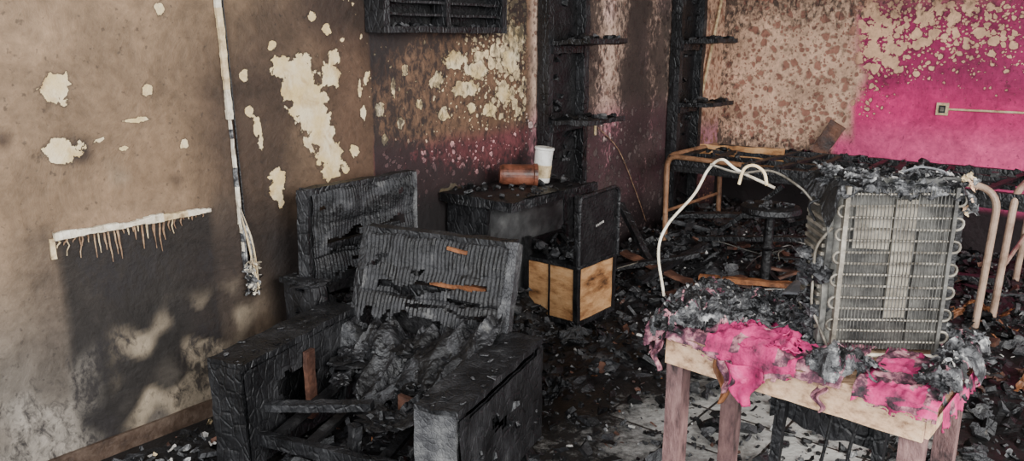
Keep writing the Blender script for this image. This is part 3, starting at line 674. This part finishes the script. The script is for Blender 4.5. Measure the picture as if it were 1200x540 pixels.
def ragh(x,w,L,k,y0=-.03):
    b.grid(8,22,lambda u,v:(x+(u-.5)*w*(1-v*.7)+.01*math.sin(v*7+x*40),y0-.012*math.sin(u*7+v*4)*(1-v*.3),TH-.02-L*v),k,T)
ragh(.31,.12,.12,'pink'); ragh(.26,.05,.10,'pinkdirty'); ragh(.235,.045,.15,'orange',-.005); ragh(.02,.03,.10,'pinkdirty',-.02); ragh(.52,.03,.07,'pinkdirty',-.02)
for i in range(6): b.rag(T@Vector((U(.22,.42),U(.02,.14),TH+U(.02,.035))),U(.08,.14),U(.06,.10),'pink',.5,14,.35)
b.done('pink_tablecloth',smooth=True,solid=.002)
# melted crust on table
b=B()
HP=[(.03,.06,.09,.09,.05),(.08,.20,.12,.12,.075),(.0,.34,.08,.12,.07),(.20,.34,.12,.12,.06),(.16,.14,.05,.06,.035),(.50,.03,.06,.05,.035),(.56,.08,.09,.07,.045),(.77,.12,.06,.09,.045),(.77,.34,.06,.14,.06),(.38,.28,.10,.09,.07),(.62,.46,.14,.06,.05),(-.03,.18,.05,.14,.04)]
def hf(x,y): return min(.10,sum(h*math.exp(-((x-a)/p)**2-((y-c)/q)**2) for a,c,p,q,h in HP))
def ah(u,v):
    x=-.07+u*.92;y=-.035+v*.58; g=hf(x,y); r=.75*abs(nz((x,y,0),10))+.6*abs(nz((x,y,3),22))+.35*abs(nz((x,y,3),48))+.18*abs(nz((x,y,8),110))
    z=TH+.002+g*.75+min(1,g/.04)*.046*r
    ox=max(0,-x-.01)+max(0,x-TW-.0); oy=max(0,-y-.0)
    z-=1.2*ox+1.0*oy
    return (x+.020*nz((x,y,9),24),y+.020*nz((x,y,19),24),z)
def ak(u,v):
    x=-.07+u*.92;y=-.035+v*.58; q=nz((x,y,5),11)+.5*nz((x,y,5),30)
    return 'crust' if q>-.18 else ('chardark' if q<-.25 else 'pinkdirty')
b.grid(230,150,ah,ak,T,lambda u,v:hf(-.07+u*.92,-.035+v*.58)<.024+.02*nz((u*14,v*14,0),1))
def tz(x,y): return TH+hf(x,y)*.75-1.1*max(0,-x-.01,x-TW)-max(0,-y)
for i in range(170):
    x=U(-.05,.83);y=U(-.02,.52)
    if hf(x,y)<.03: continue
    b.lump(T@Vector((x,y,tz(x,y)+U(.0,.016))),U(.010,.030),random.choice(['crust','crust','foam','foam']),.6,2.6,.6,9)
for i in range(110):
    x=U(-.06,.84);y=U(-.03,.52)
    if hf(x,y)<.03: continue
    b.rag(T@Vector((x,y,tz(x,y)+U(.0,.02))),U(.03,.08),U(.03,.07),random.choice(['crust','crust','ash','chardark','char','chargrey']),.7,9,.7)
for i in range(700):
    x=U(-.07,.85);y=U(-.03,.52); g=hf(x,y)
    if g<.03*R()+.012: continue
    c=T@Vector((x,y,tz(x,y)+U(.008,.035)))
    k=random.choice(['crust','ash','ashlight','chardark','chargrey','char'])
    if R()<.6: b.curl(c,U(.010,.028),U(.005,.012),k)
    else: b.shard(c,U(.006,.016),k,1.3)
b.done('melted_debris')
b=B(); b.grid(20,12,lambda u,v:(.24+u*.36,.36+v*.16,TH+.085+.02*math.sin(u*5+v*2)-.02*u),'greygloss',T); b.box((.26,.44,TH),(.30,.48,TH+.09),'char',T); b.box((.5,.44,TH),(.54,.48,TH+.06),'char',T); b.done('warped_sheet',smooth=True,solid=.006)
b=B(); b.box((.30,.28,.0),(.62,.46,.02),'char',T,.04,.01); b.grid(30,12,lambda u,v:(.26+u*.36,.30+.02*math.sin(u*8),.40+v*.14+.02*nz((u*5,v*3,0),1)),'char',T)
b.beam((.28,.30,0),(.30,.30,.5),.03,.03,'char',T); b.beam((.60,.30,0),(.60,.30,.5),.03,.03,'char',T)
b.grid(30,10,lambda u,v:(.26+u*.36,.28+v*.2,.54+.02*nz((u*5,v*3,0),1)),'chardark',T)
b.tube(spl([(.60,.10,.62),(.58,.08,.45),(.62,.1,.28),(.57,.12,.02)],6),.005,'chardark',T); b.tube(spl([(.52,.12,.62),(.50,.1,.4),(.45,.1,.2),(.48,.12,.02)],6),.005,'chardark',T)
b.done('charred_stand')
# ------------------------------------------------------------ mini fridge remains w/ condenser
random.seed(51); T=TR(.885,2.06,.735,-3); FW,FH,FD=.335,.50,.17; b=B()
b.box((0,.012,.0),(FW,.02,FH),'plate',T,.03,.003,9)
b.box((-.012,.0,0),(.004,FD,FH-.08),'plate',T,.03,.004); b.box((FW-.004,0,0),(FW+.012,FD,FH-.03),'chardark',T,.03,.006)
b.box((0,.02,FH-.05),(FW,FD,FH-.01),'chardark',T,.04,.010); b.box((0,FD-.03,.02),(FW,FD,FH-.04),'chardark',T,.04,.012)
b.box((0,.02,.0),(FW,FD,.05),'char',T,.04,.008)
for i in range(14): b.box((-.020,.012,.06+i*.024),(-.010,FD-.012,.070+i*.024),'metal',T,.05,.001)
rows=14; zz=[.035+i*(FH-.075)/(rows-1) for i in range(rows)]; path=[]
xl,xr=.018,FW-.012; dz=(zz[1]-zz[0])/2
for i,z in enumerate(zz):
    xa,xb=(xl,xr) if i%2==0 else (xr,xl)
    for k in range(7):
        f=k/6; xx=xa+(xb-xa)*f; path.append((xx,-.022+.002*nz((xx*9,z*9,0),1),z+.004*nz((xx*6,z*30,2),1)))
    if i<rows-1:
        sg=1 if xb>xa else -1
        for k in range(1,6):
            a=-math.pi/2+math.pi*k/6; path.append((xb+sg*.016*math.cos(a),-.022,z+dz+dz*math.sin(a)))
b.tube(path,.0036,'metal',T,7)
for i in range(30):
    x=.028+i*(FW-.055)/29; bx=.003*nz((x*20,0,0),1)
    b.tube([(x,-.027,.015),(x+bx,-.027,.2),(x-bx,-.028,.33),(x,-.027,FH-.025)],.0014,'metaldark',T,5)
b.box((.165,.0,.10),(.225,.006,FH-.06),'platelight',T,.03,.002); b.box((.06,.002,.30),(.16,.008,.42),'platelight',T,.03,.002); b.box((.235,.004,.03),(.30,.009,.35),'plate',T,.03,.003)
b.box((.018,-.030,.0),(.030,-.012,FH-.02),'metal',T,.04,.001); b.box((FW-.03,-.030,.0),(FW-.020,-.012,FH-.02),'metaldark',T,.04,.001)
b.tube(rc([(.0,-.03,-.005),(.02,-.032,-.002),(FW-.03,-.032,-.002),(FW+.02,-.02,.02)],.01),.006,'white',T)
b.tube(rc([(.02,-.02,-.0),(-.03,.02,.12),(-.035,.02,.30),(.0,.0,.36)],.03),.004,'metal',T)
for x in (.02,FW-.03): b.box((x,-.02,FH-.05),(x+.012,.012,FH-.035),'metal',T,.02,0)
b.done('mini_fridge')
b=B()
def ff(u,v):
    x=-.03+u*(FW+.07); y=-.035+v*(FD+.035)
    r=abs(nz((x,y,1),14))*.030+abs(nz((x,y,1),32))*.022+abs(nz((x,y,1),75))*.009
    e=sm(.25,0,v); return (x+.02*nz((x,y,4),22),y-.012*r*60*.02+.012*nz((x,y,14),26)*1,FH-.022+r+.008*math.sin(u*7)-.06*e*(.4+.9*abs(nz((x,0,1),18)))-.05*sm(.90,1,u)-.06*sm(.08,0,u))
b.grid(150,80,ff,lambda u,v:'crust' if nz((u*5,v*3,2),1)+.4*nz((u*20,v*10,2),1)>-.12 else 'chardark',T)
for i in range(26): b.lump(T@Vector((U(-.03,FW+.03),U(-.035,FD),FH+U(-.03,-.005))),U(.012,.028),random.choice(['crust','foam','foam']),.6,2.6,.6,9)
for i in range(22):
    b.rag(T@Vector((U(-.03,FW+.03),U(-.035,FD),FH+U(-.03,.0))),U(.03,.08),U(.03,.06),random.choice(['crust','crust','char','chardark','ash']),.7,9,.6)
for i in range(120):
    x=U(-.02,FW+.03); c=T@Vector((x,U(-.03,FD),FH+U(-.01,.015))); k=random.choice(['ash','ashlight','char','chardark','chargrey','crust'])
    if R()<.6: b.curl(c,U(.010,.025),U(.005,.013),k)
    else: b.shard(c,U(.006,.018),k,1.3)
for i in range(10): b.rag(T@Vector((FW+U(-.0,.03),U(-.03,.04),FH-U(.0,.09))),U(.03,.05),U(.03,.05),random.choice(['cream','tablewood','ash']),.8,8,1.4)
for i in range(30): b.lump(T@Vector((U(-.045,.0),U(.0,.12),U(.0,.26))),U(.012,.03),random.choice(['crust','foam','chargrey','chardark']),1,2.6,.6,8)
for i in range(40): b.lump(T@Vector((U(FW,FW+.025),U(.02,.12),U(.02,.40))),U(.012,.03),random.choice(['foam','chardark']),1,2.6,.6,8)
b.tube(spl([(.16,-.02,FH+.02),(.20,-.03,FH+.035),(.26,-.02,FH+.025),(.29,.0,FH+.01)],6),.003,'greygloss',T)
b.done('melted_foil_crust')
b=B()
b.tube(spl([(.50,2.40,.78),(.475,2.40,.93),(.50,2.40,1.02),(.58,2.40,1.12),(.62,2.40,1.20),(.655,2.38,1.235),(.70,2.36,1.205),(.80,2.3,1.16)],8),.0045,'white',sides=8)
b.tube(spl([(.66,2.2,1.19),(.672,2.2,1.235),(.70,2.2,1.245),(.73,2.2,1.225),(.735,2.18,1.19)],8),.0045,'cream',sides=8)
b.tube(spl([(.62,2.38,1.22),(.70,2.34,1.20),(.78,2.28,1.215),(.84,2.2,1.18),(.88,2.15,1.14),(.93,2.1,1.20)],8),.0035,'metal',sides=6)
b.tube(spl([(.86,2.12,1.10),(.84,2.12,1.15),(.90,2.1,1.17),(.95,2.1,1.15)],6),.004,'chardark',sides=6)
b.done('burnt_wire')
# ------------------------------------------------------------ debris
random.seed(61)
def hh(x,y):
    s=(x+3.865)*D.x+y*D.y; n=(x+3.865)*N.x-y*(-N.y)
    h=.02+.035*nz((x,y,0),2.2)+.03*abs(nz((x,y,0),7))
    h+=.13*sm(1.2,.4,n)*sm(6.6,7.4,s)+.05*sm(6.8,7.6,s)
    h+=.22*sm(.75,.1,n)*sm(4.9,5.2,s)*sm(6.3,5.8,s)
    h+=.05*sm(2.2,2.8,x-.2*y)*1
    h-=.12*sm(1.2,.6,math.hypot((x-1.15)/.85,(y-2.9)/.65)); h-=.045*sm(1.5,.6,math.hypot((x-.4)/.7,(y-2.9)/.65))
    h*=.55+.45*sm(.0,.25,n)
    return h,s,n
b=B(); st=.035; X0,X1,Y0,Y1=-1.6,5.2,1.6,7.0; nx=int((X1-X0)/st);ny=int((Y1-Y0)/st); idx={}
def dv(i,j):
    if (i,j) in idx: return idx[(i,j)]
    x=X0+i*st;y=Y0+j*st; h,s,n=hh(x,y); h+=.025*abs(nz((x,y,3),18))+.01*nz((x,y,3),45)
    if s>SFAR-.01 or n<.02: h*=.3
    b.v.append(Vector((x,y,max(h,-.003)))); idx[(i,j)]=(len(b.v)-1,h); return idx[(i,j)]
for i in range(nx):
    for j in range(ny):
        x=X0+(i+.5)*st;y=Y0+(j+.5)*st; h,s,n=hh(x,y)
        if n<.13 or s>SFAR-.13 : continue
        q=[dv(i,j),dv(i+1,j),dv(i+1,j+1),dv(i,j+1)]
        if max(a[1] for a in q)<=0: continue
        r_=nz((x,y,2),5)+.4*nz((x,y,7),14)
        b.face([a[0] for a in q],'chardark' if r_<.1 else ('foam' if r_<.35 else 'chargrey'))
cnt=0
while cnt<15500:
    x=U(-1.5,4.8);y=U(1.9,6.9); h,s,n=hh(x,y)
    if n<.13 or s>SFAR-.13: continue
    dn=.85 if h>.02 else .62
    if y<3.2: dn*=.85
    if R()>dn: continue
    cnt+=1; sz=U(.006,.026) if R()<.86 else U(.03,.075)
    r=R(); k='char' if r<.34 else 'chardark' if r<.62 else 'chargrey' if r<.82 else 'ash' if r<.92 else 'woodbrown' if r<.965 else 'ashlight' if r<.993 else 'orange'
    if k in('ashlight','orange','ash'): sz=min(sz,.028)
    c=Vector((x,y,max(h,0)+sz*.3))
    if R()<.25: b.curl(c+Vector((0,0,.01)),sz*1.6,sz*.8,k)
    else: b.shard(c,sz,k,.9,elong=2.2)
for i in range(340):
    x=U(-.6,4.4);y=U(2.6,6.5); h,s,n=hh(x,y)
    if n<.2 or s>SFAR-.2 or (h<.0 and R()<.6): continue
    if R()<.5: b.rag(Vector((x,y,max(h,0)+.02)),U(.06,.2),U(.05,.16),random.choice(['char','chardark','chargrey','crust']),.6,9,.6)
    else: b.lump(Vector((x,y,max(h,0)+.01)),U(.02,.07),random.choice(['foam','chardark','crust','chargrey']),.6,2.4,.6,8)
for i in range(50): b.curl(WL(U(3.6,4.2),U(.13,.35),.04),U(.015,.04),U(.01,.025),random.choice(['ashlight','ash','cream','chargrey']))
for i in range(34):
    x=U(2.0,2.9);y=U(3.0,4.2); h,s,n=hh(x,y); b.rag(Vector((x,y,max(h,0)+.03)),U(.06,.13),U(.05,.10),random.choice(['woodbrown','char','orange','chargrey']),.5,7,.8)
for i in range(9):
    x=U(.9,2.2);y=U(4.3,5.3);h,s,n=hh(x,y); p=[(x+.13*k*math.cos(i)+U(-.05,.05),y+.13*k*math.sin(i*2)+U(-.05,.05),h+.05+U(0,.07)) for k in range(5)]
    b.tube(spl(p,5),.0035,random.choice(['metal','ashlight','metaldark']),sides=5)
b.done('charred_debris')
b=B()
PL=[((.80,4.6,.12),(1.35,5.15,.22),.05,.03,'char'),((.95,4.5,.06),(1.5,4.75,.10),.06,.03,'woodbrown'),((1.2,4.7,.12),(1.9,4.35,.16),.05,.03,'orange'),((1.25,5.4,.2),(2.0,4.9,.32),.05,.03,'char'),((.75,5.0,.2),(1.2,4.6,.08),.07,.02,'woodbrown'),
((2.0,5.1,.1),(2.9,4.4,.2),.07,.03,'char'),((1.9,4.5,.05),(2.4,4.9,.3),.05,.03,'orange'),((.55,4.75,.15),(1.25,4.95,.2),.04,.03,'char'),((.95,4.9,.1),(.75,5.2,.5),.05,.03,'char'),((1.5,5.5,.2),(1.9,5.3,.6),.05,.03,'char'),((1.9,5.6,.2),(2.3,5.0,.5),.06,.03,'char'),((1.2,5.7,.3),(1.9,5.5,.35),.08,.03,'char'),((2.2,4.1,.06),(2.5,3.7,.08),.06,.03,'woodbrown'),((1.7,4.2,.05),(2.2,4.3,.08),.07,.03,'chargrey')]
for p,q,w,h,k in PL: b.beam(p,q,w,h,k,None,.05,.008)
for i in range(60):
    x=U(.8,3.2);y=U(4.2,5.8); hq,s,n=hh(x,y)
    if n<.5 or s>8.3: continue
    a=U(0,6.28); L=U(.15,.45); b.beam((x,y,hq+.02),(x+L*math.cos(a),y+L*math.sin(a),hq+U(.02,.12)),U(.02,.05),U(.012,.03),random.choice(['char','chargrey','chardark','chargrey','woodbrown']),None,.05,.006)
b.done('charred_planks')
# ------------------------------------------------------------ light, world, camera
w=bpy.data.worlds.new('sky'); SC.world=w; w.use_nodes=True; bg=w.node_tree.nodes['Background']; bg.inputs[0].default_value=(.94,.97,1,1); bg.inputs[1].default_value=2.1
def area(name,loc,tgt,size,sy,e,col=(1,1,1)):
    l=bpy.data.lights.new(name,'AREA'); l.shape='RECTANGLE'; l.size=size; l.size_y=sy; l.energy=e; l.color=col
    o=bpy.data.objects.new(name,l); o.location=loc; o.rotation_euler=(Vector(tgt)-Vector(loc)).to_track_quat('-Z','Y').to_euler(); SC.collection.objects.link(o)
area('window_light',(3.0,-1.6,2.6),(.9,4.2,.6),2.6,2.0,430,(1,.985,.96))
area('doorway_light',(-1.6,-1.5,2.5),(1.4,4,.3),1.6,2.0,200,(.95,.97,1))
cam=bpy.data.cameras.new('camera'); co=bpy.data.objects.new('camera',cam); SC.collection.objects.link(co)
co.location=(0,0,1.6); co.rotation_euler=(math.radians(76),0,0); cam.sensor_width=36; cam.lens=27; SC.camera=co
